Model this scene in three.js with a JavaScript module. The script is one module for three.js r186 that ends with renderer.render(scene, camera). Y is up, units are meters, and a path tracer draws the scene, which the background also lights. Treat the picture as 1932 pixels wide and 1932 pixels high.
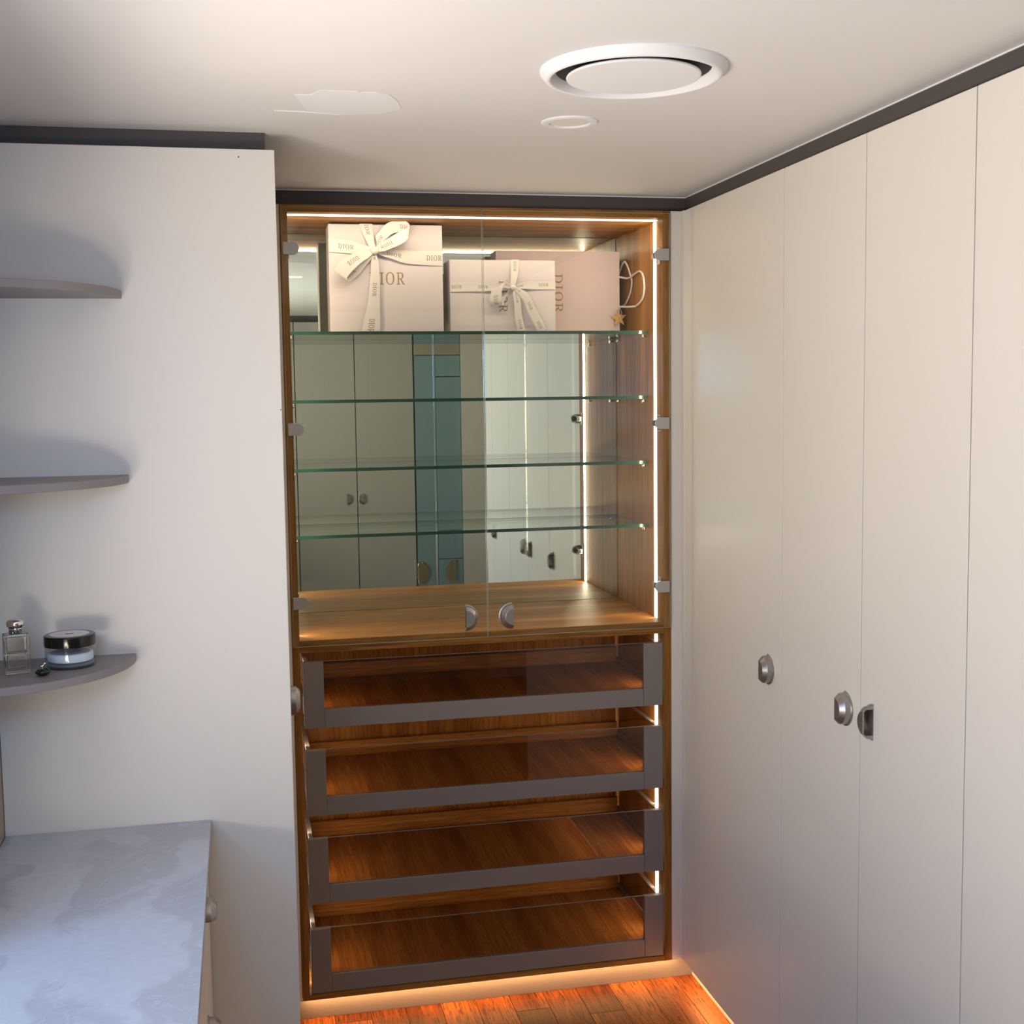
import * as THREE from 'three';
import { RoundedBoxGeometry } from 'three/addons/geometries/RoundedBoxGeometry.js';
import { mergeGeometries } from 'three/addons/utils/BufferGeometryUtils.js';
import { RectAreaLightUniformsLib } from 'three/addons/lights/RectAreaLightUniformsLib.js';

// ------------------------------------------------------------------ camera, sky, daylight, exposure
const scene = new THREE.Scene();
const renderer = new THREE.WebGLRenderer({ antialias: true });
renderer.toneMapping = THREE.LinearToneMapping;
renderer.toneMappingExposure = 1.98;
renderer.shadowMap.enabled = true;
RectAreaLightUniformsLib.init();

const camera = new THREE.PerspectiveCamera(44.196, 1, 0.05, 60);
camera.position.set(-1.29084, 1.82035, 3.57524);
{
  const r = new THREE.Vector3(0.97719078, -0.01371754, 0.21191981), u = new THREE.Vector3(0.03257811, 0.99578261, -0.08576516), f = new THREE.Vector3(0.20984958, -0.09071287, -0.97351648);
  camera.quaternion.setFromRotationMatrix(new THREE.Matrix4().makeBasis(r, u, f.negate()));
}
scene.add(camera);
scene.background = new THREE.Color().setRGB(0.55, 0.72, 1.0);
scene.backgroundIntensity = 0.6;

function areaLight(name, color, intensity, w, h, at, to) {
  const l = new THREE.RectAreaLight(new THREE.Color().setRGB(...color), intensity, w, h);
  l.name = name; l.position.set(...at); l.lookAt(...to); scene.add(l); return l;
}
// daylight at the window in the left wall: blue from the sky above, warm from the sunlit ground below
areaLight('sky_daylight', [0.29, 0.56, 1.0], 7.4, 1.9, 0.44, [-2.20, 1.93, 2.42], [-1.80, 1.23, 1.72]);
areaLight('ground_daylight', [1.0, 0.86, 0.715], 18.6, 1.9, 0.44, [-2.20, 0.955, 2.42], [-1.60, 1.585, 2.12]);
const LED = [1.0, 0.80, 0.58];

// ------------------------------------------------------------------ helpers
let seed = 7;
const rnd = () => { seed = (seed + 0x6d2b79f5) | 0; let t = Math.imul(seed ^ (seed >>> 15), 1 | seed); t = (t + Math.imul(t ^ (t >>> 7), 61 | t)) ^ t; return ((t ^ (t >>> 14)) >>> 0) / 4294967296; };
const used = new Map();
function numbered(name) { const n = used.get(name) || 0; used.set(name, n + 1); return n ? `${name}_${String(n).padStart(3, '0')}` : name; }
function shade(o) { o.castShadow = true; o.receiveShadow = true; return o; }
function tag(o, label, category, group) { o.userData.label = label; o.userData.category = category; if (group) o.userData.group = group; return o; }
function thing(name, label, category, pos = [0, 0, 0], group) {
  const g = new THREE.Group(); g.name = numbered(name); g.position.set(...pos); scene.add(g);
  return tag(g, label, category, group);
}
function mesh(name, geo, mat, parent, pos) {
  const m = shade(new THREE.Mesh(geo, mat)); m.name = parent ? name : numbered(name);
  if (pos) m.position.set(...pos);
  (parent || scene).add(m); return m;
}
function sub(name, parent, pos = [0, 0, 0]) { const g = new THREE.Group(); g.name = name; g.position.set(...pos); parent.add(g); return g; }
function structure(name, geo, mat, pos) { const m = mesh(name, geo, mat, null, pos); m.userData.kind = 'structure'; return m; }
// uv in metres, u along the grain axis
function metreUV(geo, grain = 'x', off = [0, 0]) {
  const p = geo.attributes.position, n = geo.attributes.normal, uv = new Float32Array(p.count * 2), g = 'xyz'.indexOf(grain);
  for (let i = 0; i < p.count; i++) {
    const N = [Math.abs(n.getX(i)), Math.abs(n.getY(i)), Math.abs(n.getZ(i))], P = [p.getX(i), p.getY(i), p.getZ(i)];
    const k = N.indexOf(Math.max(...N)), ax = [0, 1, 2].filter((a) => a !== k);
    let [a, b] = ax; if (b === g) [a, b] = [b, a];
    uv[2 * i] = P[a] + off[0]; uv[2 * i + 1] = P[b] + off[1];
  }
  geo.setAttribute('uv', new THREE.BufferAttribute(uv, 2)); return geo;
}
// box given by its limits, with small rounded edges
function boxBetween([x0, x1], [y0, y1], [z0, z1], r = 0.0012, grain = 'x') {
  const w = x1 - x0, h = y1 - y0, d = z1 - z0, R = Math.min(r, w / 2.2, h / 2.2, d / 2.2);
  const g = r > 0 ? new RoundedBoxGeometry(w, h, d, 1, R) : new THREE.BoxGeometry(w, h, d);
  const o = r > 0 ? g : g.toNonIndexed();
  o.translate((x0 + x1) / 2, (y0 + y1) / 2, (z0 + z1) / 2);
  return metreUV(o, grain, [rnd() * 3, rnd() * 3]);
}
function join(list) { return mergeGeometries(list.map((g) => { const o = g.index ? g.toNonIndexed() : g; for (const k of Object.keys(o.attributes)) if (!['position', 'normal', 'uv'].includes(k)) o.deleteAttribute(k); return o; })); }

// ---- noise and textures
const hash = (x, y, s) => { let h = Math.imul(x, 374761393) + Math.imul(y, 668265263) + Math.imul(s, 974634777); h = Math.imul(h ^ (h >>> 13), 1274126177); return ((h ^ (h >>> 16)) >>> 0) / 4294967296; };
function vnoise(x, y, s) {
  const xi = Math.floor(x), yi = Math.floor(y), fx = x - xi, fy = y - yi, u = fx * fx * (3 - 2 * fx), v = fy * fy * (3 - 2 * fy);
  const a = hash(xi, yi, s), b = hash(xi + 1, yi, s), c = hash(xi, yi + 1, s), d = hash(xi + 1, yi + 1, s);
  return a + (b - a) * u + (c - a) * v + (a - b - c + d) * u * v;
}
function fbm(x, y, s, o = 4) { let a = 0, k = 0.5, t = 0; for (let i = 0; i < o; i++) { a += k * vnoise(x, y, s + i); t += k; x *= 2.03; y *= 2.03; k *= 0.5; } return a / t; }
const srgb = (c) => c.map((v) => v);
function dataTexture(w, h, fn, { color = true, repeat = [1, 1] } = {}) {
  const d = new Uint8Array(w * h * 4);
  for (let j = 0; j < h; j++) for (let i = 0; i < w; i++) {
    const c = fn(i / w, j / h), k = 4 * (j * w + i);
    d[k] = Math.max(0, Math.min(255, c[0])); d[k + 1] = Math.max(0, Math.min(255, c[1])); d[k + 2] = Math.max(0, Math.min(255, c[2])); d[k + 3] = 255;
  }
  const t = new THREE.DataTexture(d, w, h); t.magFilter = THREE.LinearFilter; t.minFilter = THREE.LinearFilter;
  t.wrapS = t.wrapT = THREE.MirroredRepeatWrapping; t.repeat.set(...repeat);
  if (color) t.colorSpace = THREE.SRGBColorSpace;
  t.needsUpdate = true; return t;
}
// wood: 1.2 m along the grain, 0.6 m across
function woodTexture(dark, light, s, pores = 0.35) {
  return dataTexture(1024, 512, (u, v) => {
    const warp = fbm(u * 2, v * 3, s) * 0.6;
    const bands = fbm(u * 1.3 + warp, v * 14 + warp * 2.4, s + 10, 4);
    const fine = fbm(u * 9, v * 150, s + 20, 3);
    const pore = fbm(u * 26, v * 260, s + 30, 2) > 0.66 ? 1 : 0;
    let t = 0.55 * bands + 0.45 * fine; t = (t - 0.3) / 0.4; t = Math.max(0, Math.min(1, t));
    const k = 1 - pores * 0.4 * pore;
    return [0, 1, 2].map((i) => (dark[i] + (light[i] - dark[i]) * t) * k);
  }, { repeat: [1 / 1.2, 1 / 0.6] });
}
const M = {};
const std = (c, rough, extra = {}) => new THREE.MeshStandardMaterial({ color: c, roughness: rough, ...extra });
{
  const orange = dataTexture(256, 256, (u, v) => { const n = 118 + 20 * (fbm(u * 40, v * 40, 5, 2) - 0.5) * 2; return [n, n, n]; }, { color: false, repeat: [4, 4] });
  const rgb = (r, g, b) => new THREE.Color().setRGB(r, g, b);
  M.white = std(rgb(0.715, 0.68, 0.62), 0.42, { bumpMap: orange, bumpScale: 0.00012 });
  M.wall = std(rgb(0.40, 0.34, 0.26), 0.75);
  M.closet = std(rgb(0.50, 0.49, 0.44), 0.45);
  M.ceiling = std(rgb(0.69, 0.68, 0.675), 0.62);
  M.patch = std(rgb(0.75, 0.75, 0.76), 0.7);
  M.kick = std(rgb(0.17, 0.16, 0.16), 0.6);
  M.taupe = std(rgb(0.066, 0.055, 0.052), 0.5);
  M.greyShelf = std(rgb(0.24, 0.225, 0.23), 0.45, { bumpMap: orange, bumpScale: 0.0001 });
  M.wood = new THREE.MeshPhysicalMaterial({ color: 0xffffff, roughness: 0.46, specularIntensity: 0.3, map: woodTexture([118, 76, 30], [168, 116, 56], 3, 0.2) });
  M.woodDark = new THREE.MeshPhysicalMaterial({ color: 0xffffff, roughness: 0.4, specularIntensity: 0.5, map: woodTexture([120, 70, 24], [168, 112, 50], 11, 0.35) });
  M.floors = [0, 1, 2, 3].map((k) => new THREE.MeshPhysicalMaterial({ color: 0xffffff, roughness: 0.5, specularIntensity: 0.4, map: woodTexture([[60, 27, 9], [94, 46, 16], [74, 35, 12], [104, 54, 20]][k], [[100, 53, 20], [138, 80, 36], [118, 65, 27], [144, 88, 42]][k], 40 + 7 * k, 1) }));
  M.frame = std(rgb(0.24, 0.21, 0.19), 0.42, { metalness: 0.2 });
  M.metal = std(rgb(0.42, 0.40, 0.38), 0.3, { metalness: 0.9 });
  M.satin = std(rgb(0.38, 0.36, 0.345), 0.34, { metalness: 0.85 });
  M.clip = std(rgb(0.50, 0.49, 0.49), 0.38, { metalness: 0.75 });
  M.chrome = std(rgb(0.8, 0.79, 0.77), 0.1, { metalness: 1 });
  M.black = std(rgb(0.004, 0.004, 0.004), 0.14);
  M.dark = std(rgb(0.012, 0.012, 0.012), 0.6);
  M.mirror = std(rgb(0.80, 0.87, 0.80), 0.0, { metalness: 1 });
  const glass = (c, extra = {}) => new THREE.MeshPhysicalMaterial({ color: rgb(...c), roughness: 0, transmission: 1, thickness: 0, ior: 1.5, ...extra });
  M.glass = glass([0.97, 0.985, 0.975], { specularIntensity: 0.4 });
  M.shelfGlass = glass([0.90, 0.95, 0.90]);
  M.smoked = glass([0.86, 0.82, 0.80], { specularIntensity: 0.7 });
  M.edge = new THREE.MeshPhysicalMaterial({ color: rgb(0.014, 0.052, 0.036), roughness: 0.12, transmission: 0.15, thickness: 0, ior: 1.5 });
  M.paleEdge = new THREE.MeshPhysicalMaterial({ color: rgb(0.5, 0.56, 0.48), roughness: 0.25, transmission: 0.4, thickness: 0, ior: 1.5 });
  M.solidGlass = new THREE.MeshPhysicalMaterial({ color: rgb(0.98, 0.98, 0.98), roughness: 0.0, transmission: 1, thickness: 0.01, ior: 1.48 });
  M.led = std(0x000000, 1, { emissive: rgb(1.0, 0.90, 0.70), emissiveIntensity: 2.4 });
  M.ledWarm = std(0x000000, 1, { emissive: rgb(1.0, 0.62, 0.30), emissiveIntensity: 2.0 });
  M.card = std(rgb(0.455, 0.41, 0.40), 0.7);
  M.bag = std(rgb(0.42, 0.335, 0.33), 0.75);
    M.brown = std(rgb(0.20, 0.13, 0.07), 0.45, { metalness: 0.4 });
  M.gold = std(rgb(0.30, 0.18, 0.065), 0.42, { metalness: 0.8 });
  M.rope = std(rgb(0.52, 0.45, 0.42), 0.85);
  M.cream = std(rgb(0.72, 0.78, 0.88), 0.6);
  M.blue = std(rgb(0.24, 0.38, 0.42), 0.45);
  M.marble = std(0xffffff, 0.3, {
    map: dataTexture(1024, 1024, (u, v) => {
      const x = u * 7, y = v * 7, w = fbm(x * 1.2, y * 1.2, 71) * 1.6;
      let t = fbm(x * 1.1 + w + y * 0.7, y * 1.9 + w - x * 0.4, 80, 5);
      const cloud = Math.max(0, Math.min(1, (t - 0.5) * 9));
      const speck = fbm(x * 14, y * 14, 90, 2), crack = Math.max(0, 1 - Math.abs(fbm(x * 2.2 + w, y * 3 + w, 95, 4) - 0.5) * 40);
      const b = 190 - 17 * cloud * (0.7 + 0.5 * speck) + 9 * (speck - 0.5) + 10 * crack * cloud + 12 * (fbm(x * .6, y * .6, 99, 2) - .5);
      return [b * 0.96, b * 0.98, b * 1.03];
    }, { repeat: [0.8, 0.8] }),
  });
}
function canvasTexture(w, h, draw) {
  const c = document.createElement('canvas'); c.width = w; c.height = h; draw(c.getContext('2d'), w, h);
  const t = new THREE.CanvasTexture(c); t.colorSpace = THREE.SRGBColorSpace; return t;
}

// ------------------------------------------------------------------ the measured place (metres; y up, z = 0 at the cabinet front, x = 0 at the right wardrobe doors)
const H = 2.4, TOP = 2.3576, BASE = 0.079, XL = -1.812, ZBACK = -0.56, ZFRONT = 4.95, XR = 0.62, PANEL_Z = 0.755;
const CL = -1.1622, CR = -0.0337, IL = -1.1412, IR = -0.0565, MZ = -0.4725;

// ---- room shell
{
  const fl = structure('floor', boxBetween([XL - 0.33, XR + 0.15], [-0.2, -0.006], [ZBACK - 0.15, ZFRONT + 0.15], 0), M.dark);
  const W = 0.1055, variants = [];
  for (let row = 0; row * W < 2.45; row++) {
    let z = ZBACK - rnd() * 0.6; const x0 = XR - row * W;
    while (z < ZFRONT) {
      const len = 0.55 + 0.45 * rnd(), z1 = Math.min(z + len, ZFRONT), z0 = Math.max(z, ZBACK);
      if (z1 - z0 > 0.05) mesh('plank', boxBetween([Math.max(x0 - W + 0.0006, XL), x0 - 0.0006], [-0.006, 0], [z0 + 0.0006, z1 - 0.0006], 0.0006, 'z'), M.floors[Math.floor(rnd() * 4)], fl);
      z = z1;
    }
  }
  const ce = structure('ceiling', boxBetween([XL - 0.33, XR + 0.15], [H, H + 0.15], [ZBACK - 0.15, ZFRONT + 0.15], 0), M.ceiling);
  const outline = [[-1.1664, 1.0822], [-1.1347, 1.0871], [-1.1203, 1.1272], [-1.0845, 1.1245], [-1.0497, 1.1258], [-1.044, 1.1183], [-1.0143, 1.1229], [-0.9876, 1.1101], [-0.9663, 1.0609], [-0.9512, 0.9991], [-0.9661, 0.9731], [-0.9846, 0.9462], [-1.0688, 0.9236], [-1.1127, 0.9411], [-1.1343, 0.9474]];
  const sh = new THREE.Shape(outline.map(([x, z]) => new THREE.Vector2(x, z)));
  const pg = new THREE.ExtrudeGeometry(sh, { depth: 0.0008, bevelEnabled: false }); pg.rotateX(Math.PI / 2); pg.translate(0, H - 0.00005, 0);
  const pt = mesh('paint_patch', pg, M.patch, ce); pt.userData.label = 'lighter repaired patch of paint';
  const line = new THREE.TubeGeometry(new THREE.CatmullRomCurve3([[-1.2002, 0.9421], [-1.1338, 0.9379], [-1.0688, 0.9236]].map(([x, z]) => new THREE.Vector3(x, H, z))), 12, 0.0016, 6);
  mesh('tape_edge', line, M.patch, ce);

  structure('wall_back', boxBetween([XL - 0.33, XR + 0.15], [-0.2, H], [ZBACK - 0.15, ZBACK], 0), M.wall);
  structure('wall_front', boxBetween([XL - 0.33, XR + 0.15], [-0.2, H], [ZFRONT, ZFRONT + 0.15], 0), M.wall);
  structure('trim_5', boxBetween([0.262, XR], [0, H], [4.355, ZFRONT], 0), M.white);
  structure('wall_right', boxBetween([XR, XR + 0.15], [-0.2, H], [ZBACK, ZFRONT], 0), M.wall);
  // left wall with the window opening
  const WY = [0.965, 1.80], WZ = [1.42, 3.42], X = [XL - 0.28, XL];
  structure('wall_left', join([boxBetween(X, [-0.2, WY[0]], [ZBACK, ZFRONT], 0), boxBetween(X, [WY[1], H], [ZBACK, ZFRONT], 0), boxBetween(X, WY, [ZBACK, WZ[0]], 0), boxBetween(X, WY, [WZ[1], ZFRONT], 0)]), M.wall);
  const win = new THREE.Group(); win.name = 'window_1'; win.userData.kind = 'structure'; scene.add(win);
  const fx = [XL - 0.27, XL - 0.225], t = 0.045, zm = (WZ[0] + WZ[1]) / 2;
  mesh('window_frame', join([boxBetween(fx, [WY[0], WY[0] + t], WZ), boxBetween(fx, [WY[1] - t, WY[1]], WZ), boxBetween(fx, [WY[0] + t, WY[1] - t], [WZ[0], WZ[0] + t]), boxBetween(fx, [WY[0] + t, WY[1] - t], [WZ[1] - t, WZ[1]]), boxBetween(fx, [WY[0] + t, WY[1] - t], [zm - t / 2, zm + t / 2])]), M.white, win);
  // both casements stand open, so nothing hangs in the opening

  // taupe bulkheads between the joinery and the ceiling
  const bead = M.patch;
  const b1 = structure('trim_1', boxBetween([-1.2145, 0.021], [TOP, H], [-0.12, -0.021]), M.taupe);
  mesh('caulk_bead', boxBetween([-1.2145, 0.021], [H - 0.0025, H], [-0.021, -0.0185], 0), bead, b1);
  const b2 = structure('trim_2', boxBetween([0.021, 0.12], [TOP, H], [-0.12, 2.12]), M.taupe);
  mesh('caulk_bead', boxBetween([0.0185, 0.021], [H - 0.0025, H], [-0.0185, 2.1], 0), bead, b2);
  structure('trim_3', join([boxBetween([XL, -1.2145], [TOP, H], [0.64, 0.72]), boxBetween([-1.29, -1.2145], [TOP, H], [-0.021, 0.64])]), M.taupe);
  structure('trim_4', boxBetween([XL, 0.26], [TOP, H], [4.39, 4.45]), M.taupe);
}

// ------------------------------------------------------------------ half-moon pull shared by wardrobes, drawers and glass doors
// base on the plane z = 0, rounded side towards +x, open flat side at x = 0
function halfMoon(scale = 1, depth = 1) {
  const prof = [[0, 0.0255], [0.0235, 0.0255], [0.0245, 0.0252], [0.0340, 0.0160], [0.0345, 0.0150], [0.0352, 0.0040], [0.0372, 0.0026], [0.0392, 0.0018], [0.0394, 0], [0, 0], [0, 0.0014], [0.0280, 0.0014], [0.0280, 0.0175], [0.0235, 0.0222], [0, 0.0222]].map(([r, h]) => new THREE.Vector2(r * scale, h * depth));
  const body = new THREE.LatheGeometry(prof, 40, 0, Math.PI).toNonIndexed();
  body.computeVertexNormals();
  const cap = new THREE.ShapeGeometry(new THREE.Shape(prof)), other = new THREE.ShapeGeometry(new THREE.Shape(prof.map((p) => new THREE.Vector2(-p.x, p.y)).reverse()));
  cap.rotateY(-Math.PI / 2); other.rotateY(-Math.PI / 2);
  const g = join([body, cap, other]);
  g.rotateX(Math.PI / 2);                     // axis y -> z
  return g;
}
const PULL = halfMoon();
function smoothLathe(points, n = 48) { return new THREE.LatheGeometry(points.map(([r, y]) => new THREE.Vector2(r, y)), n); }

// ------------------------------------------------------------------ right wardrobe
const pull = (parent, pos, ry, rz = 0, mat = M.satin) => { const m = mesh('handle', PULL, mat, parent, pos); m.rotation.set(0, ry, rz); m.userData.label = 'half-moon satin metal pull'; return m; };
{
  const w = thing('wardrobe', 'tall cream white wardrobe of flat doors along the right wall', 'wardrobe', [0, 0, 0]);
  const Z1 = 2.12;
  mesh('carcass', join([boxBetween([0.021, 0.6], [BASE, BASE + 0.018], [0.002, Z1 - 0.02]), boxBetween([0.021, 0.6], [TOP - 0.018, TOP], [0.002, Z1 - 0.02]), boxBetween([0.58, 0.6], [BASE + 0.018, TOP - 0.018], [0.002, Z1 - 0.02]),
    ...[0.03, 0.66, 1.46].map((z) => boxBetween([0.021, 0.58], [BASE + 0.018, TOP - 0.018], [z, z + 0.018]))]), M.white, w);
  mesh('end_panel', boxBetween([0, 0.6], [0.0, TOP], [Z1 - 0.02, Z1]), M.white, w);
  mesh('filler', join([boxBetween([CR + 0.0006, 0.018], [BASE, TOP - 0.0005], [-0.02, 0.0]), boxBetween([0.0, 0.018], [BASE, TOP - 0.0005], [0.0, 0.0235])]), M.white, w);
  mesh('kickboard', boxBetween([0.05, 0.066], [0, BASE - 0.001], [-0.05, Z1 - 0.02]), M.white, w);
  const edges = [0.0235, 0.7166, 1.1226, 1.5228, 1.93, 2.10], knobs = [[0.6363, 1], [1.0525, 1], [1.1822, -1], [1.855, 1], [2.0, -1]];
  for (let i = 0; i < 5; i++) {
    const d = mesh('door', boxBetween([0, 0.018], [BASE, TOP - 0.0025], [edges[i] + (i ? 0.0018 : 0.001), edges[i + 1] - 0.0018], 0.0012), M.white, w);
    if (i < 4) { const [z, s] = knobs[i]; const h = pull(d, [-0.0001, 1.1255, z - 0.0 * s], 0); h.rotation.set(0, -Math.PI / 2, s > 0 ? 0 : Math.PI); }
  }
  for (const [z, m] of [[0.7166, M.white], [1.1226, M.taupe], [1.5228, M.taupe], [1.93, M.taupe]]) mesh('gap_shade_strip', boxBetween([m === M.white ? 0.006 : 0.0025, 0.0195], [BASE + 0.002, TOP - 0.004], [z - 0.0017, z + 0.0017], 0), m, w);  // added strips fill the door gaps; the taupe ones paint in their shadow
  mesh('led_strip', boxBetween([0.025, 0.035], [BASE - 0.006, BASE - 0.0005], [0.0, Z1 - 0.05], 0), M.ledWarm, w);
}
areaLight('kick_light_right', [1.0, 0.47, 0.16], 38, 2.0, 0.01, [0.030, BASE - 0.008, 1.0], [0.0299, 0, 1.0]);

// ------------------------------------------------------------------ left wardrobe (its end panel faces the camera)
{
  const w = thing('wardrobe', 'cream white wardrobe whose blank end panel carries the grey corner shelves', 'wardrobe');
  const ep = mesh('end_panel', boxBetween([XL + 0.001, -1.196], [0.0, TOP], [PANEL_Z - 0.02, PANEL_Z], 0.0012), M.white, w);
  mesh('screw_hole', new THREE.CylinderGeometry(0.0016, 0.0016, 0.001, 10).rotateX(Math.PI / 2), M.dark, ep, [-1.2717, 2.341, PANEL_Z]);
  mesh('chip', new THREE.CylinderGeometry(0.0014, 0.0014, 0.001, 7).rotateX(Math.PI / 2), M.dark, ep, [-1.1985, 1.7998, PANEL_Z]);
  mesh('carcass', join([boxBetween([XL + 0.001, -1.22], [BASE, BASE + 0.018], [-0.02, PANEL_Z - 0.021]), boxBetween([XL + 0.001, -1.22], [TOP - 0.018, TOP], [-0.02, PANEL_Z - 0.021]), boxBetween([XL + 0.001, -1.22], [BASE, TOP], [-0.04, -0.021])]), M.white, w);
  for (const [a, b, k] of [[0.004, 0.365, 0], [0.368, PANEL_Z - 0.023, 1]]) {
    const d = mesh('door', boxBetween([-1.214, -1.196], [BASE, TOP - 0.0025], [a, b]), M.white, w);
    if (k) { const h = pull(d, [-1.1959, 1.12, 0.63], 0); h.rotation.set(0, Math.PI / 2, Math.PI); }
  }
  mesh('filler', boxBetween([-1.21, CL - 0.0006], [BASE, TOP - 0.0005], [-0.019, -0.0005]), M.white, w);
  mesh('kickboard', boxBetween([-1.26, -1.244], [0, BASE - 0.001], [-0.05, PANEL_Z - 0.022]), M.white, w);
}

// ------------------------------------------------------------------ display cabinet (upper)
const SHELF_Y = [2.0172, 1.8195, 1.6195, 1.4235], BASE_TOP = 1.14, MID = 1.1225;
{
  const c = thing('display_cabinet', 'lit wooden display cabinet with glass doors, glass shelves and mirror back', 'cabinet');
  const ZB = MZ - 0.02;
  mesh('side_panel', boxBetween([CL, IL], [MID + 0.0005, TOP - 0.0005], [ZB, 0], 0.0008, 'y'), M.wood, c);
  mesh('side_panel', boxBetween([IR, CR], [MID + 0.0005, TOP - 0.0005], [ZB, 0], 0.0008, 'y'), M.wood, c);
  mesh('top_panel', boxBetween([IL, IR], [TOP - 0.0206, TOP - 0.0005], [ZB, 0], 0.0008, 'x'), M.wood, c);
  mesh('base_panel', boxBetween([IL, IR], [MID + 0.0005, BASE_TOP], [ZB, 0], 0.0008, 'x'), M.wood, c);
  mesh('mirror', boxBetween([IL + 0.0018, IR - 0.0018], [BASE_TOP + 0.0012, TOP - 0.0222], [MZ - 0.005, MZ], 0), M.mirror, c);
  mesh('back_panel', boxBetween([IL, IR], [BASE_TOP, TOP - 0.021], [ZB, MZ - 0.006], 0, 'y'), M.woodDark, c);
  for (const y of SHELF_Y) {
    const s = sub('glass_shelf', c);
    const zx = [IL + 0.001, IR - 0.001], zf = -0.14, zb = MZ + 0.004, t = 0.0095;
    mesh('pane', boxBetween(zx, [y - t, y], [zb + 0.0008, zf - 0.0008], 0), M.shelfGlass, s);
    mesh('front_edge', boxBetween(zx, [y - t, y], [zf - 0.0007, zf], 0), M.edge, s);
    mesh('back_edge', boxBetween(zx, [y - t, y], [zb, zb + 0.0007], 0), M.edge, s);
    for (const x of [IL, IR]) for (const z of [-0.165, -0.43]) {
      const dir = x === IL ? 1 : -1;
      const pin = smoothLathe([[0, 0], [0.0028, 0], [0.0028, 0.006], [0.0058, 0.006], [0.0062, 0.0075], [0.0058, 0.0115], [0, 0.0118]], 18); pin.rotateZ(dir > 0 ? -Math.PI / 2 : Math.PI / 2);
      mesh('shelf_pin', pin, M.chrome, s, [x, y - t - 0.0064, z]);
    }
  }
  // led profiles along the top and both sides
  const zl = [-0.084, -0.060];
  mesh('led_strip', boxBetween([IL + 0.001, IR - 0.001], [TOP - 0.0222, TOP - 0.0206], [-0.070, -0.046], 0), M.led, c);
  for (const [x, n] of [[IL, 1], [IR, -1]]) mesh('led_strip', boxBetween(n > 0 ? [x, x + 0.0015] : [x - 0.0015, x], [BASE_TOP + 0.001, TOP - 0.024], zl, 0), M.led, c);
  // glass doors
  const zf = [0.003, 0.009], split = -0.5975, yb = MID + 0.001, yt = TOP - 0.008;
  for (const [x0, x1, s] of [[CL + 0.004, split - 0.0016, -1], [split + 0.0016, CR - 0.004, 1]]) {
    const d = sub('glass_door', c);
    mesh('pane', boxBetween([x0 + 0.0008, x1 - 0.0008], [yb + 0.0008, yt - 0.0008], zf, 0), M.glass, d);
    mesh('pane_edge', join([boxBetween([x0, x0 + 0.0007], [yb, yt], zf, 0), boxBetween([x1 - 0.0007, x1], [yb, yt], zf, 0), boxBetween([x0 + 0.0008, x1 - 0.0008], [yb, yb + 0.0007], zf, 0), boxBetween([x0 + 0.0008, x1 - 0.0008], [yt - 0.0007, yt], zf, 0)]), M.paleEdge, d);
    const hx = s < 0 ? -0.6655 : -0.5265;
    const h = mesh('handle', PULL, M.satin, d, [hx, 1.184, 0.0091]); h.rotation.z = s < 0 ? 0 : Math.PI; h.userData.label = 'half-moon satin metal pull';
    for (const y of [s < 0 ? 2.2358 : 2.230, s < 0 ? 1.7385 : 1.7373, s < 0 ? 1.2495 : 1.2484]) {
      const hg = sub('hinge', d);
      const xo = s < 0 ? -1.155 : -0.0435, xi = s < 0 ? -1.113 : -0.0855, R = 0.0163;
      const sh = new THREE.Shape(); // D plate drawn with its round end towards +x
      sh.moveTo(0, -R); sh.lineTo(0.042 - R, -R); sh.absarc(0.042 - R, 0, R, -Math.PI / 2, Math.PI / 2, false); sh.lineTo(0, R); sh.closePath();
      const pg = new THREE.ExtrudeGeometry(sh, { depth: 0.004, bevelEnabled: true, bevelSize: 0.001, bevelThickness: 0.001, bevelSegments: 2, curveSegments: 16 });
      if (s > 0) pg.rotateZ(Math.PI); pg.translate(xo, y, zf[1] + 0.001);
      mesh('plate', pg, M.clip, hg);
      // cup and arm behind the glass, fixed to the side panel
      const wall = s < 0 ? IL : IR, q = -s;
      const cup = new THREE.CylinderGeometry(0.0115, 0.0115, 0.009, 24); cup.rotateX(Math.PI / 2); cup.translate(wall + q * 0.0165, y, -0.0025);
      mesh('cup', cup, M.black, hg);
      mesh('arm', boxBetween(q > 0 ? [wall + 0.004, wall + 0.02] : [wall - 0.02, wall - 0.004], [y - 0.009, y + 0.009], [-0.048, -0.0075], 0.002), M.chrome, hg);
      mesh('mounting_plate', boxBetween(q > 0 ? [wall, wall + 0.004] : [wall - 0.004, wall], [y - 0.024, y + 0.024], [-0.044, -0.018], 0.0015), M.chrome, hg);
    }
  }
}
{
  const I = 42, zc = -0.0735, L = TOP - 0.03 - BASE_TOP - 0.01, yc = (TOP - 0.03 + BASE_TOP) / 2;
  areaLight('led_left', LED, I, 0.008, L, [IL + 0.003, yc, zc - 0.001], [IL + 0.5, yc, zc - 0.2]);
  areaLight('led_right', LED, I, 0.008, L, [IR - 0.003, yc, zc - 0.001], [IR - 0.5, yc, zc - 0.2]);
  areaLight('led_top', LED, I, IR - IL - 0.02, 0.008, [(IL + IR) / 2, TOP - 0.0245, -0.058], [(IL + IR) / 2, TOP - 0.5, -0.4]);
}

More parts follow.
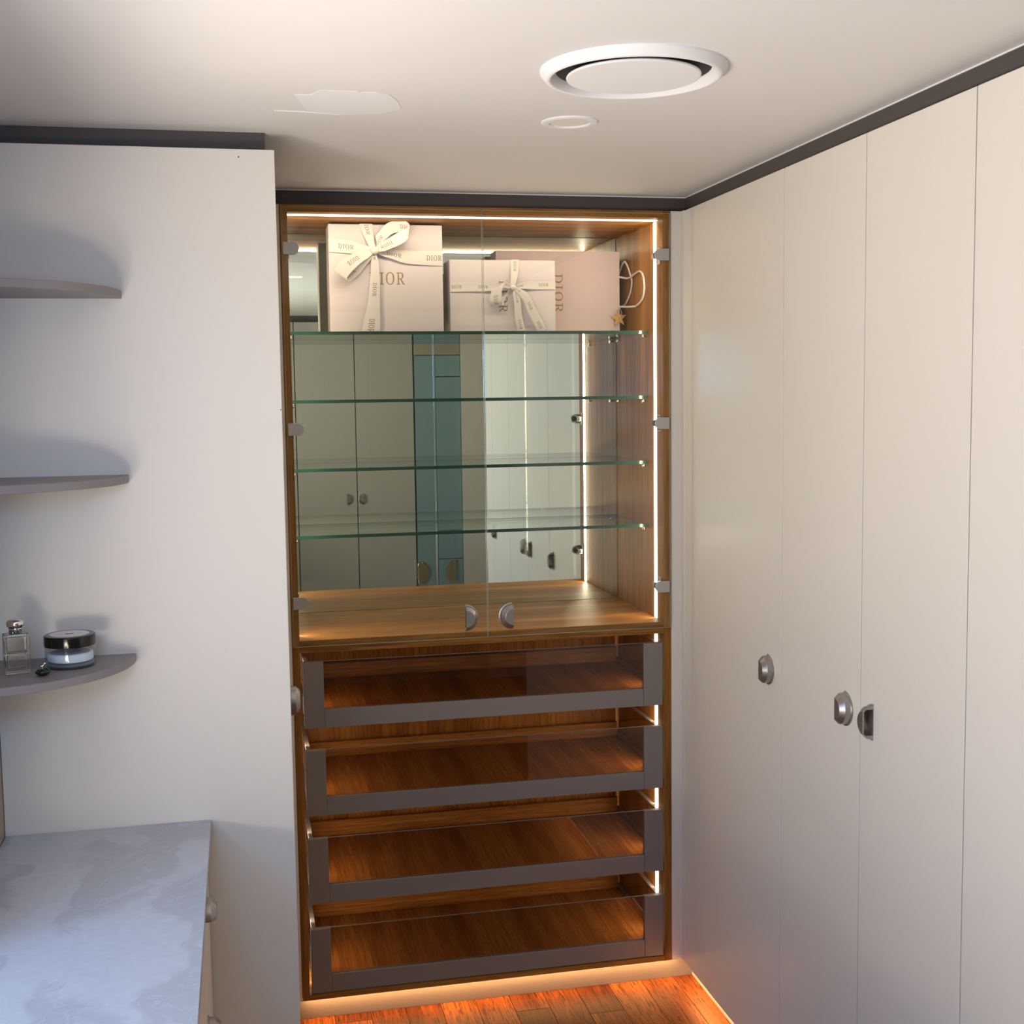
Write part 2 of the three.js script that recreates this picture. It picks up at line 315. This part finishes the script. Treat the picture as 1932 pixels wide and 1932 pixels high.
// ------------------------------------------------------------------ drawer cabinet (lower)
{
  const c = thing('drawer_cabinet', 'wooden lower cabinet with four grey framed glass front drawers', 'cabinet');
  const ZB = MZ - 0.02, yt = MID - 0.0005;
  mesh('side_panel', boxBetween([CL, IL], [BASE, yt], [ZB, 0], 0.0008, 'y'), M.wood, c);
  mesh('side_panel', boxBetween([IR, CR], [BASE, yt], [ZB, 0], 0.0008, 'y'), M.wood, c);
  mesh('top_panel', boxBetween([IL, IR], [1.1045, yt], [ZB, 0], 0.0008, 'x'), M.wood, c);
  mesh('bottom_panel', boxBetween([IL, IR], [BASE, BASE + 0.0165], [ZB, 0], 0.0008, 'x'), M.wood, c);
  mesh('back_panel', boxBetween([IL, IR], [BASE + 0.0165, 1.1045], [ZB, MZ], 0, 'y'), M.woodDark, c);
  mesh('kickboard', boxBetween([CL - 0.08, 0.05], [0, BASE - 0.001], [-0.066, -0.05], 0.0008), M.kick, c);
  for (const [x, n] of [[IL, 1], [IR, -1]]) mesh('led_strip', boxBetween(n > 0 ? [x, x + 0.0015] : [x - 0.0015, x], [BASE + 0.02, 1.092], [-0.084, -0.058], 0), M.led, c);
  mesh('led_strip', boxBetween([CL - 0.02, CR + 0.06], [BASE - 0.006, BASE - 0.0005], [-0.035, -0.025], 0), M.ledWarm, c);
  // one drawer, then copies
  const L = -1.1345, R = -0.0605, sl = -1.0762, sr = -0.1200, hgt = 0.1925, rail = 0.0535;
  const d = new THREE.Group(); d.name = 'drawer';
  const zf = [-0.019, -0.001];
  mesh('left_stile', boxBetween([L, sl], [0, hgt], zf), M.frame, d);
  mesh('right_stile', boxBetween([sr, R], [0, hgt], zf), M.frame, d);
  mesh('bottom_rail', boxBetween([sl + 0.0004, sr - 0.0004], [0, rail], [zf[0], zf[1] - 0.0008]), M.frame, d);
  mesh('front_pane', boxBetween([sl, sr], [rail, hgt - 0.001], [-0.0135, -0.0085], 0), M.smoked, d);
  mesh('front_pane_edge', boxBetween([sl + 0.0005, sr - 0.0005], [hgt - 0.0009, hgt], [-0.0135, -0.0085], 0), M.frame, d);
  mesh('drawer_base', boxBetween([L + 0.012, R - 0.012], [0.03, 0.046], [-0.45, zf[0] - 0.0005], 0.0006, 'z'), M.woodDark, d);
  mesh('back_rail', boxBetween([L + 0.012, R - 0.012], [0.0465, 0.095], [-0.45, -0.438]), M.woodDark, d);
  for (const s of [-1, 1]) {
    const x = s < 0 ? L + 0.004 : R - 0.004, a = s < 0 ? [x, x + 0.0075] : [x - 0.0075, x];
    mesh('side_rail', join([boxBetween(a, [0.012, 0.062], [-0.45, zf[0] - 0.0005], 0.001), boxBetween(s < 0 ? [x - 0.0005, x + 0.0125] : [x - 0.0125, x + 0.0005], [hgt - 0.008, hgt - 0.003], [-0.45, zf[0] - 0.0005], 0.001)]), M.metal, d);
    mesh('side_pane', boxBetween(s < 0 ? [x + 0.002, x + 0.0055] : [x - 0.0055, x - 0.002], [0.062, hgt - 0.008], [-0.45, -0.022], 0), M.smoked, d);
  }
  [0.0975, 0.3665, 0.6275, 0.8845].forEach((y, i) => { const k = i ? d.clone() : d; k.position.y = y; c.add(k); });
}
{
  areaLight('drawer_led_left', LED, 85, 0.008, 0.96, [IL + 0.003, 0.59, -0.0735], [IL + 0.5, 0.59, -0.45]);
  areaLight('drawer_led_right', LED, 85, 0.008, 0.96, [IR - 0.003, 0.59, -0.0735], [IR - 0.5, 0.59, -0.45]);
  areaLight('kick_light_back', [1.0, 0.47, 0.16], 38, 1.15, 0.01, [-0.58, BASE - 0.008, -0.030], [-0.58, 0, -0.0299]);
}

// ------------------------------------------------------------------ dressing counter at the left
{
  const c = thing('drawer_unit', 'cream white drawer unit under the pale stone counter', 'drawers');
  const X0 = XL + 0.002, XF = -1.389, Z0 = PANEL_Z + 0.001, Z1 = 2.82;
  mesh('carcass', boxBetween([X0, XF - 0.02], [0.10, 0.8715], [Z0, Z1 - 0.02]), M.white, c);
  mesh('kickboard', boxBetween([X0, XF - 0.06], [0, 0.10], [Z0, Z1 - 0.02]), M.white, c);
  for (let col = 0; col < 3; col++) for (let k = 0; k < 3; k++) {
    const za = Z0 + 0.002 + col * 0.68, zb = za + 0.677, y1 = 0.868 - k * 0.2465, y0 = y1 - 0.2435;
    const d = mesh('drawer', boxBetween([XF - 0.0195, XF], [y0, y1], [za, zb]), M.white, c);
    const h = pull(d, [XF + 0.0001, y1 - 0.057, za + (zb - za) / 2], 0); h.rotation.set(0, Math.PI / 2, Math.PI / 2, 'YXZ');
  }
  const top = mesh('countertop', boxBetween([X0, -1.379], [0.872, 0.892], [Z0, Z1], 0.0015, 'z'), M.marble);
  tag(top, 'pale grey veined stone countertop beside the blank panel', 'countertop');
}

// ------------------------------------------------------------------ corner shelves
{
  const R = 0.286;
  const geo = (() => {
    const s = new THREE.Shape(); s.moveTo(0, 0); s.lineTo(R, 0); s.absarc(0, 0, R, 0, Math.PI / 2, false); s.closePath();
    const g = new THREE.ExtrudeGeometry(s, { depth: 0.0155, bevelEnabled: true, bevelSize: 0.0006, bevelThickness: 0.0006, bevelSegments: 1, curveSegments: 48 });
    g.rotateX(Math.PI / 2); g.translate(0, -0.0006, 0); g.computeVertexNormals(); return metreUV(g, 'x');
  })();
  const say = ['highest grey quarter-round corner shelf, seen from below, bare', 'bare grey quarter-round corner shelf, second from the top', 'lowest grey quarter-round corner shelf, holding the bottle and jar'];
  [2.0565, 1.6660, 1.2765].forEach((y, i) => {
    const m = mesh('corner_shelf', geo, M.greyShelf, null, [XL + 0.0008, y, PANEL_Z + 0.0008]);
    tag(m, say[i], 'shelf', 'grey corner shelves on the blank end panel');
  });
}

// ------------------------------------------------------------------ things on the lowest corner shelf
const S3 = 1.2767;
{
  const b = thing('perfume_bottle', 'square clear glass perfume bottle with round silver cap', 'bottle', [-1.7455, S3, 0.897]);
  b.rotation.y = 0.28;
  const w = 0.049, h = 0.082, dz = 0.030;
  const outer = new RoundedBoxGeometry(w, h, dz, 3, 0.004); outer.translate(0, h / 2, 0);
  const inner = join([new RoundedBoxGeometry(w - 0.010, 0.034, dz - 0.010, 3, 0.003).translate(0, h - 0.0235, 0), new RoundedBoxGeometry(w - 0.010, 0.028, dz - 0.010, 3, 0.003).translate(0, 0.0245, 0)]);
  { const p = inner.attributes.position, n = inner.attributes.normal; for (let i = 0; i < p.count; i += 3) { for (const at of [p, n]) { const t = [at.getX(i), at.getY(i), at.getZ(i)]; at.setXYZ(i, at.getX(i + 1), at.getY(i + 1), at.getZ(i + 1)); at.setXYZ(i + 1, ...t); } } for (let i = 0; i < n.count; i++) n.setXYZ(i, -n.getX(i), -n.getY(i), -n.getZ(i)); }
  mesh('glass_body', join([outer, inner]), M.solidGlass, b);
  mesh('neck', smoothLathe([[0, h], [0.0125, h], [0.0125, h + 0.009], [0.0135, h + 0.011], [0, h + 0.011]], 32), M.chrome, b);
  mesh('cap', smoothLathe([[0.0, h + 0.0112], [0.012, h + 0.0112], [0.0155, h + 0.0135], [0.0172, h + 0.018], [0.0165, h + 0.023], [0.0135, h + 0.0265], [0.008, h + 0.0282], [0, h + 0.0287]], 40), M.chrome, b);
}
{
  const j = thing('cream_jar', 'round clear jar of white cream with glossy black lid', 'jar', [-1.6475, S3, 0.8525]);
  const R = 0.0505;
  mesh('glass_body', smoothLathe([[0, 0.0002], [R - 0.002, 0.0002], [R, 0.002], [R, 0.043], [R - 0.004, 0.0445]]), new THREE.MeshPhysicalMaterial({ color: new THREE.Color().setRGB(0.86, 0.9, 0.92), roughness: 0.08, transmission: 1, thickness: 0, ior: 1.5 }), j);
  mesh('glass_base', smoothLathe([[0, 0.0012], [R - 0.004, 0.0012], [R - 0.004, 0.011], [0, 0.012]]), new THREE.MeshPhysicalMaterial({ color: new THREE.Color().setRGB(0.42, 0.43, 0.44), roughness: 0.15, transmission: 0.5, thickness: 0, ior: 1.5 }), j);
  mesh('cream', smoothLathe([[0, 0.0125], [R - 0.006, 0.0125], [R - 0.005, 0.014], [R - 0.005, 0.0285], [R - 0.012, 0.030], [0, 0.030]]), M.cream, j);
  mesh('lid', smoothLathe([[R - 0.003, 0.0446], [R + 0.0006, 0.0446], [R + 0.0012, 0.0455], [R + 0.0012, 0.0645], [R - 0.0005, 0.0665], [R - 0.004, 0.0668], [0, 0.0668]], 64), M.black, j);
  const lab = canvasTexture(512, 512, (g, w, h) => {
    g.fillStyle = '#e2e0e0'; g.fillRect(0, 0, w, h); g.fillStyle = '#15151a'; g.fillRect(w * 0.40, h * 0.44, w * 0.2, h * 0.12);
    g.strokeStyle = '#8d8d92'; g.lineWidth = 5; for (const [x, y] of [[0.2, 0.44], [0.2, 0.5], [0.2, 0.56], [0.68, 0.42], [0.68, 0.48], [0.68, 0.54], [0.68, 0.6]]) { g.beginPath(); g.moveTo(x * w, y * h); g.lineTo((x + 0.13) * w, y * h); g.stroke(); }
  });
  const disc = new THREE.CircleGeometry(0.0395, 56); disc.rotateX(-Math.PI / 2);
  const l = mesh('label', disc, std(0xffffff, 0.55, { map: lab }), j, [0, 0.0671, 0]); l.rotation.y = 0.1; l.userData.label = 'white round label with a small black rectangle';
}
{
  const o = thing('ornament', 'tiny dark green glossy ornament with silver stem', 'ornament', [-1.6905, S3, 0.9405]);
  mesh('body', smoothLathe([[0, 0.0002], [0.007, 0.0004], [0.0125, 0.0035], [0.0150, 0.0075], [0.0135, 0.0112], [0.008, 0.0142], [0.0025, 0.0152], [0, 0.0153]], 32), std(new THREE.Color().setRGB(0.004, 0.018, 0.014), 0.08), o);
  const st = new THREE.TubeGeometry(new THREE.CatmullRomCurve3([[0, 0.014, 0], [0.0005, 0.0195, 0], [0.0038, 0.0235, 0]].map((p) => new THREE.Vector3(...p))), 12, 0.0013, 8);
  mesh('stem', join([st, new THREE.SphereGeometry(0.0026, 14, 10).translate(0.0042, 0.024, 0), new THREE.SphereGeometry(0.002, 12, 8).translate(-0.0018, 0.0195, 0.001)]), M.chrome, o);
}

// ------------------------------------------------------------------ gift boxes, bag and star
const CARD = '#b4aba9', BAG = '#ae9b98', INK = '#77643c';
function word(g, x, y, cap, len, turn, ink) {       // the printed word, centred on x, y, cap height and length in pixels
  g.save(); g.translate(x, y); g.rotate(turn); g.fillStyle = ink; g.font = '200px serif'; g.textBaseline = 'alphabetic'; g.textAlign = 'left';
  const t = 'DIOR', gap = 12; let w = 0; for (const ch of t) w += g.measureText(ch).width + gap; w -= gap;
  g.scale(len / w, cap / 143); let a = -w / 2; for (const ch of t) { g.fillText(ch, a, 71.5); a += g.measureText(ch).width + gap; } g.restore();
}
function cardFront(w, h, turn, cap, len, paper = CARD) {
  const k = 2400, W = Math.round(w * k), Hh = Math.round(h * k);
  return canvasTexture(W, Hh, (g) => { g.fillStyle = paper; g.fillRect(0, 0, W, Hh); word(g, W / 2, Hh / 2, cap * k, len * k, turn, INK); });
}
const RIBBON = canvasTexture(1024, 160, (g, w, h) => { g.fillStyle = '#bab3ac'; g.fillRect(0, 0, w, h); word(g, w * 0.25, h / 2, 54, 196, 0, '#55482f'); word(g, w * 0.75, h / 2, 54, 196, 0, '#55482f'); });
RIBBON.wrapS = THREE.RepeatWrapping;
M.ribbon = std(0xffffff, 0.5, { map: RIBBON, side: THREE.DoubleSide });
// ribbon along points [x, y, z, halfWidth, wx, wy, wz] (width direction w), printed every REP metres
function ribbon(points, start = 0, rep = 0.24, n = 60) {
  const c = new THREE.CatmullRomCurve3(points.map((p) => new THREE.Vector3(p[0], p[1], p[2])), false, 'centripetal');
  const lerpAt = (t) => { const f = t * (points.length - 1), i = Math.min(Math.floor(f), points.length - 2), k = f - i, s = k * k * (3 - 2 * k); return points[i].map((v, j) => v + (points[i + 1][j] - v) * s); };
  const pos = [], uv = [], idx = []; let run = start, last = null;
  for (let i = 0; i <= n; i++) {
    const t = i / n, p = c.getPoint(t), a = lerpAt(t), w = new THREE.Vector3(a[4], a[5], a[6]).normalize();
    if (last) run += p.distanceTo(last); last = p;
    const tg = c.getTangent(t), nn = new THREE.Vector3().crossVectors(tg, w).normalize();
    for (const s of [-1, -0.5, 0, 0.5, 1]) { const b = 0.0008 * (1 - s * s); pos.push(p.x + w.x * a[3] * s + nn.x * b, p.y + w.y * a[3] * s + nn.y * b, p.z + w.z * a[3] * s + nn.z * b); uv.push(run / rep, 0.5 + s * 0.5); }
  }
  for (let i = 0; i < n; i++) for (let k = 0; k < 4; k++) { const a = i * 5 + k, b = a + 5; idx.push(a, b, a + 1, b, b + 1, a + 1); }
  const g = new THREE.BufferGeometry(); g.setAttribute('position', new THREE.Float32BufferAttribute(pos, 3)); g.setAttribute('uv', new THREE.Float32BufferAttribute(uv, 2)); g.setIndex(idx); g.computeVertexNormals(); return g.toNonIndexed();
}
function giftBox(name, label, pos, w, h, d, turn, cap, len) {
  const t = thing(name, label, 'gift box', pos, 'gift boxes on the top glass shelf');
  mesh('box_body', boxBetween([0, w], [0, h], [-d, -0.0004], 0.0025), M.card, t);
  const pl = new THREE.PlaneGeometry(w - 0.004, h - 0.004); pl.translate(w / 2, h / 2, 0);
  mesh('printed_front', pl, std(0xffffff, 0.7, { map: cardFront(w, h, turn, cap, len) }), t);
  return t;
}
const SY = SHELF_Y[0] + 0.0002;
{
  const w = 0.336, h = 0.3135, z = -0.186;
  const t = giftBox('gift_box', 'tall white gift box tied with a large ribbon bow', [-1.0165, SY, z], w, h, 0.11, 0, 0.036, 0.108);
  const K = [0.131, 0.236];                                   // the knot
  const q = (x, y, zz, hw, wx, wy, wz = 0) => [x, y, zz, hw, wx, wy, wz];
  mesh('ribbon', ribbon([q(0.0, 0.252, 0.0022, 0.020, 0, 1), q(0.06, 0.247, 0.004, 0.019, 0, 1), q(0.105, 0.240, 0.008, 0.012, 0, 1), q(K[0], K[1], 0.012, 0.006, 0, 1)], 0.13), M.ribbon, t);
  mesh('ribbon', ribbon([q(K[0], K[1], 0.012, 0.006, 0, 1), q(0.17, 0.229, 0.009, 0.012, 0, 1), q(0.23, 0.219, 0.005, 0.019, 0, 1), q(0.3355, 0.217, 0.0022, 0.0225, 0, 1)], 0.0), M.ribbon, t);
  mesh('ribbon', ribbon([q(0.110, h + 0.001, 0.001, 0.019, 1, 0), q(0.116, 0.285, 0.004, 0.015, 1, 0), q(0.124, 0.255, 0.009, 0.010, 1, 0), q(K[0], K[1], 0.012, 0.006, 1, 0)], 0.05), M.ribbon, t);
  mesh('ribbon', ribbon([q(K[0], K[1], 0.012, 0.006, 1, 0), q(0.133, 0.190, 0.008, 0.012, 1, 0), q(0.130, 0.11, 0.005, 0.0165, 1, 0), q(0.117, 0.003, 0.006, 0.0265, 1, 0)], 0.045, 0.21), M.ribbon, t);
  // bow loops
  mesh('bow_loop', ribbon([q(K[0], K[1], 0.014, 0.007, 0.6, 0.8), q(0.150, 0.272, 0.016, 0.014, -0.75, 0.65), q(0.183, 0.302, 0.020, 0.017, -0.35, 0.95), q(0.226, 0.303, 0.026, 0.017, -0.1, 0.99, 0.25), q(0.232, 0.288, 0.038, 0.017, 0.1, 0.95, 0.3), q(0.205, 0.270, 0.040, 0.017, -0.2, 0.97), q(0.165, 0.250, 0.028, 0.014, -0.35, 0.9), q(K[0], K[1], 0.016, 0.007, -0.4, 0.9)], 0.02, 0.2, 90), M.ribbon, t);
  mesh('bow_loop', ribbon([q(K[0], K[1], 0.014, 0.007, -0.5, 0.85), q(0.095, 0.222, 0.020, 0.016, -0.6, 0.8), q(0.055, 0.195, 0.024, 0.021, -0.75, 0.66), q(0.030, 0.165, 0.026, 0.022, -0.85, 0.55), q(0.040, 0.158, 0.012, 0.021, -0.85, 0.55), q(0.068, 0.175, 0.006, 0.018, -0.8, 0.6), q(0.105, 0.210, 0.009, 0.012, -0.7, 0.7), q(K[0], K[1], 0.013, 0.007, -0.6, 0.8)], 0.08, 0.2, 90), M.ribbon, t);
  const kn = new THREE.SphereGeometry(0.0125, 20, 14); kn.scale(1, 0.85, 0.6); kn.translate(K[0] + 0.002, K[1], 0.0165);
  mesh('knot', kn, std(new THREE.Color().setRGB(0.48, 0.44, 0.39), 0.5), t);
}
{
  const w = 0.3265, h = 0.2155, z = -0.2;
  const t = giftBox('gift_box', 'low white gift box with narrow ribbon and trailing tails', [-0.6585, SY, z], w, h, 0.11, Math.PI / 2, 0.026, 0.098);
  const K = [0.190, 0.132], q = (x, y, zz, hw, wx, wy, wz = 0) => [x, y, zz, hw, wx, wy, wz];
  mesh('ribbon', ribbon([q(0.001, 0.134, 0.0022, 0.0145, 0, -1), q(0.08, 0.135, 0.004, 0.014, 0, -1), q(0.15, 0.133, 0.007, 0.010, 0, -1), q(K[0], K[1], 0.010, 0.005, 0, -1)], 0.02, 0.16), M.ribbon, t);
  mesh('ribbon', ribbon([q(K[0], K[1], 0.010, 0.005, 0, -1), q(0.225, 0.139, 0.007, 0.010, 0, -1), q(0.26, 0.141, 0.004, 0.013, 0, -1), q(0.3262, 0.1415, 0.0022, 0.0135, 0, -1)], 0.02, 0.16), M.ribbon, t);
  mesh('ribbon', ribbon([q(0.201, h + 0.001, 0.001, 0.013, 1, 0), q(0.199, 0.18, 0.004, 0.012, 1, 0), q(0.194, 0.15, 0.008, 0.009, 1, 0), q(K[0], K[1], 0.010, 0.005, 1, 0)], 0.02, 0.16), M.ribbon, t);
  mesh('bow_loop', ribbon([q(K[0], K[1], 0.012, 0.006, 0.2, 1), q(0.165, 0.141, 0.015, 0.010, 0.3, 1), q(0.142, 0.128, 0.020, 0.017, 1, 0.25), q(0.137, 0.088, 0.020, 0.018, 1, 0.1), q(0.143, 0.078, 0.012, 0.017, 1, 0.1), q(0.156, 0.10, 0.008, 0.014, 1, 0.2), q(K[0], K[1], 0.011, 0.006, 0.6, 0.8)], 0.03, 0.16, 80), M.ribbon, t);
  mesh('ribbon_tail', ribbon([q(K[0] + 0.005, K[1] - 0.004, 0.014, 0.006, 1, 0.1), q(0.203, 0.095, 0.016, 0.0105, 0.95, 0.3), q(0.207, 0.05, 0.012, 0.0115, 0.97, 0.25), q(0.217, 0.002, 0.010, 0.012, 0.97, 0.25)], 0.012, 0.16), M.ribbon, t);
  mesh('ribbon_tail', ribbon([q(K[0] + 0.006, K[1] - 0.002, 0.016, 0.006, 0.7, 0.7), q(0.226, 0.108, 0.018, 0.0115, 0.8, 0.6), q(0.250, 0.062, 0.014, 0.0135, 0.87, 0.5), q(0.283, 0.002, 0.010, 0.0145, 0.87, 0.5)], 0.025, 0.13), M.ribbon, t);
  const kn = new THREE.SphereGeometry(0.0095, 18, 12); kn.scale(1, 0.85, 0.6); kn.translate(K[0] + 0.001, K[1], 0.0145);
  mesh('knot', kn, std(new THREE.Color().setRGB(0.48, 0.44, 0.39), 0.5), t);
}
{
  const w = 0.403, h = 0.2605, d = 0.085, X0 = -0.4865, z = -0.345;
  const t = thing('shopping_bag', 'pale paper gift bag lying on its side, rope handles out', 'bag', [X0, SY, z]);
  // open paper bag: five sides of a box, the mouth faces +x
  mesh('bag_body', join([boxBetween([0, w], [0, h], [-0.0012, -0.0003], 0), boxBetween([0, w], [0, h], [-d, -d + 0.0009], 0), boxBetween([0, w], [0, 0.0009], [-d + 0.001, -0.0013], 0), boxBetween([0, w], [h - 0.0009, h], [-d + 0.001, -0.0013], 0), boxBetween([0, 0.0009], [0.001, h - 0.001], [-d + 0.001, -0.0013], 0)]), M.bag, t);
  const pl = new THREE.PlaneGeometry(w, h); pl.translate(w / 2, h / 2, 0);
  mesh('printed_front', pl, std(0xffffff, 0.7, { map: cardFront(w, h, Math.PI / 2, 0.027, 0.122, BAG) }), t);
  const loop = (pts) => new THREE.TubeGeometry(new THREE.CatmullRomCurve3(pts.map(([x, y, k]) => new THREE.Vector3(x - X0, y - SY, k - z))), 80, 0.0031, 10);
  mesh('rope_handle', loop([[-0.0950, 2.1979, -0.352], [-0.0848, 2.1978, -0.343], [-0.0675, 2.1913, -0.31], [-0.0608, 2.2003, -0.2485], [-0.0608, 2.2026, -0.2057], [-0.0608, 2.1883, -0.1745], [-0.0608, 2.1532, -0.1594], [-0.0608, 2.1251, -0.1701], [-0.0608, 2.1082, -0.2018], [-0.0608, 2.0987, -0.2501], [-0.0657, 2.0976, -0.235], [-0.0757, 2.0991, -0.28], [-0.0854, 2.1038, -0.343], [-0.0950, 2.1039, -0.352]]), M.rope, t);
  mesh('rope_handle', loop([[-0.0900, 2.1935, -0.424], [-0.0700, 2.2065, -0.41], [-0.0685, 2.2232, -0.385], [-0.0693, 2.2396, -0.36], [-0.0666, 2.2459, -0.34], [-0.0625, 2.2306, -0.325], [-0.0605, 2.1997, -0.30], [-0.0605, 2.1797, -0.285], [-0.0605, 2.1472, -0.30], [-0.0610, 2.1253, -0.33], [-0.0620, 2.109, -0.37], [-0.0900, 2.0989, -0.424]]), M.rope, t);
  // star charm hanging from the front rope handle
  const s = thing('star_charm', 'flat brown gold star charm on a thin cord', 'charm', [-0.0895, SY + 0.0495, z + 0.006]);
  const sh = new THREE.Shape(), R = 0.0275, r = 0.0112;
  for (let i = 0; i < 10; i++) { const a = Math.PI / 2 + 0.10 + i * Math.PI / 5, k = i % 2 ? r : R; sh[i ? 'lineTo' : 'moveTo'](k * Math.cos(a), k * Math.sin(a)); } sh.closePath();
  const hole = new THREE.Path(); hole.absarc(0, 0.002, 0.0018, 0, 2 * Math.PI, true); sh.holes.push(hole);
  mesh('star', new THREE.ExtrudeGeometry(sh, { depth: 0.0022, bevelEnabled: true, bevelSize: 0.0006, bevelThickness: 0.0006, bevelSegments: 2 }).translate(0, 0, 0.001), M.gold, s);
  const cord = (a, b, c) => new THREE.TubeGeometry(new THREE.CatmullRomCurve3([a, b, c].map((p) => new THREE.Vector3(...p))), 16, 0.0007, 6);
  mesh('cord', join([cord([-0.001, 0.036, 0.003], [-0.0085, 0.018, 0.0045], [-0.0005, 0.0035, 0.0048]), cord([0.001, 0.036, 0.003], [0.0095, 0.016, 0.0045], [0.0005, 0.0035, 0.0048])]), M.rope, s);
}

// ------------------------------------------------------------------ ceiling fittings
{
  const v = thing('ceiling_vent', 'large round white air vent on the ceiling', 'vent', [-0.5808, H, 1.3615]);
  mesh('ring', smoothLathe([[0.1675, 0], [0.1668, -0.004], [0.158, -0.0145], [0.155, -0.0168], [0.151, -0.0172], [0.148, -0.0155], [0.143, -0.008], [0.139, -0.001], [0.139, 0]], 96), M.patch, v);
  mesh('throat', smoothLathe([[0.139, -0.0008], [0, -0.0008]], 64), M.dark, v);
  mesh('centre_disc', smoothLathe([[0, -0.0095], [0.116, -0.0095], [0.1195, -0.011], [0.1205, -0.013], [0.1195, -0.015], [0.117, -0.0156], [0, -0.0160]], 96), M.patch, v);
  mesh('stem', new THREE.CylinderGeometry(0.01, 0.01, 0.0085, 16).translate(0, -0.0052, 0), M.dark, v);
  const d = thing('downlight', 'small round unlit downlight near the air vent', 'downlight', [-0.583, H, 0.926]);
  mesh('bezel', smoothLathe([[0.061, 0], [0.0605, -0.002], [0.056, -0.0045], [0.045, -0.0045], [0.0435, -0.003], [0.042, 0]], 64), M.patch, d);
  mesh('diffuser', smoothLathe([[0.0425, -0.0008], [0, -0.0008]], 48), std(new THREE.Color().setRGB(0.72, 0.70, 0.67), 0.5), d);
}

// ------------------------------------------------------------------ the far end of the room, seen in the mirror
{
  const c = thing('closet', 'plain white closet doors seen reflected in the mirror behind the shelves', 'closet');
  const zf = 4.36, edges = [-1.81, -1.31, -0.9, -0.487, -0.076];
  mesh('carcass', boxBetween([XL + 0.002, -0.072], [BASE, TOP], [zf + 0.02, ZFRONT - 0.002]), M.dark, c);
  mesh('kickboard', boxBetween([XL + 0.002, -0.072], [0, BASE - 0.001], [zf + 0.06, ZFRONT - 0.002]), M.closet, c);
  for (let i = 0; i < 4; i++) {
    const d = mesh('door', boxBetween([edges[i] + 0.003, edges[i + 1] - 0.003], [BASE, TOP - 0.0025], [zf, zf + 0.019]), M.closet, c);
    if (i > 0) { const s = i === 3 ? -1 : 1, h = pull(d, [s > 0 ? edges[i + 1] - 0.072 : edges[i] + 0.046, 1.12, zf - 0.0001], 0); h.rotation.set(0, Math.PI, s > 0 ? Math.PI : 0); }
  }
  const b = thing('blue_cabinet', 'narrow blue green double door cabinet with bronze pulls, seen reflected', 'cabinet');
  mesh('carcass', boxBetween([-0.069, 0.2585], [0, TOP], [zf + 0.02, ZFRONT - 0.002]), M.wall, b);
  mesh('top_panel', boxBetween([-0.069, 0.2585], [2.125, TOP], [zf + 0.001, zf + 0.019]), M.wall, b);
  for (const [x0, x1, s] of [[-0.067, 0.0785, 1], [0.0815, 0.2585, -1]]) {
    const d = mesh('door', s > 0 ? boxBetween([x0, x1], [0.06, 2.12], [zf, zf + 0.019]) : join([boxBetween([x0, x1], [0.06, 0.668], [zf, zf + 0.019]), boxBetween([x0, x1], [0.674, 1.968], [zf, zf + 0.019]), boxBetween([x0, x1], [1.974, 2.12], [zf, zf + 0.019])]), M.blue, b);
    const sh = new THREE.Shape(); sh.moveTo(0, -0.073); sh.absellipse(0, 0, 0.056, 0.073, -Math.PI / 2, Math.PI / 2, false); sh.closePath();
    const g = new THREE.ExtrudeGeometry(sh, { depth: 0.012, bevelEnabled: true, bevelSize: 0.002, bevelThickness: 0.002, bevelSegments: 2, curveSegments: 24 });
    if (s < 0) g.rotateZ(Math.PI); g.translate(s > 0 ? -0.048 : 0.203, 0.586, zf - 0.0145);
    const h = mesh('handle', g, M.gold, d); h.userData.label = 'bronze half-moon pull';
    for (const y of [0.522, 0.650]) mesh('stud', new THREE.SphereGeometry(0.009, 14, 10).translate(s > 0 ? -0.04 : 0.195, y, zf - 0.02), M.chrome, d);
  }
}
renderer.render(scene, camera);
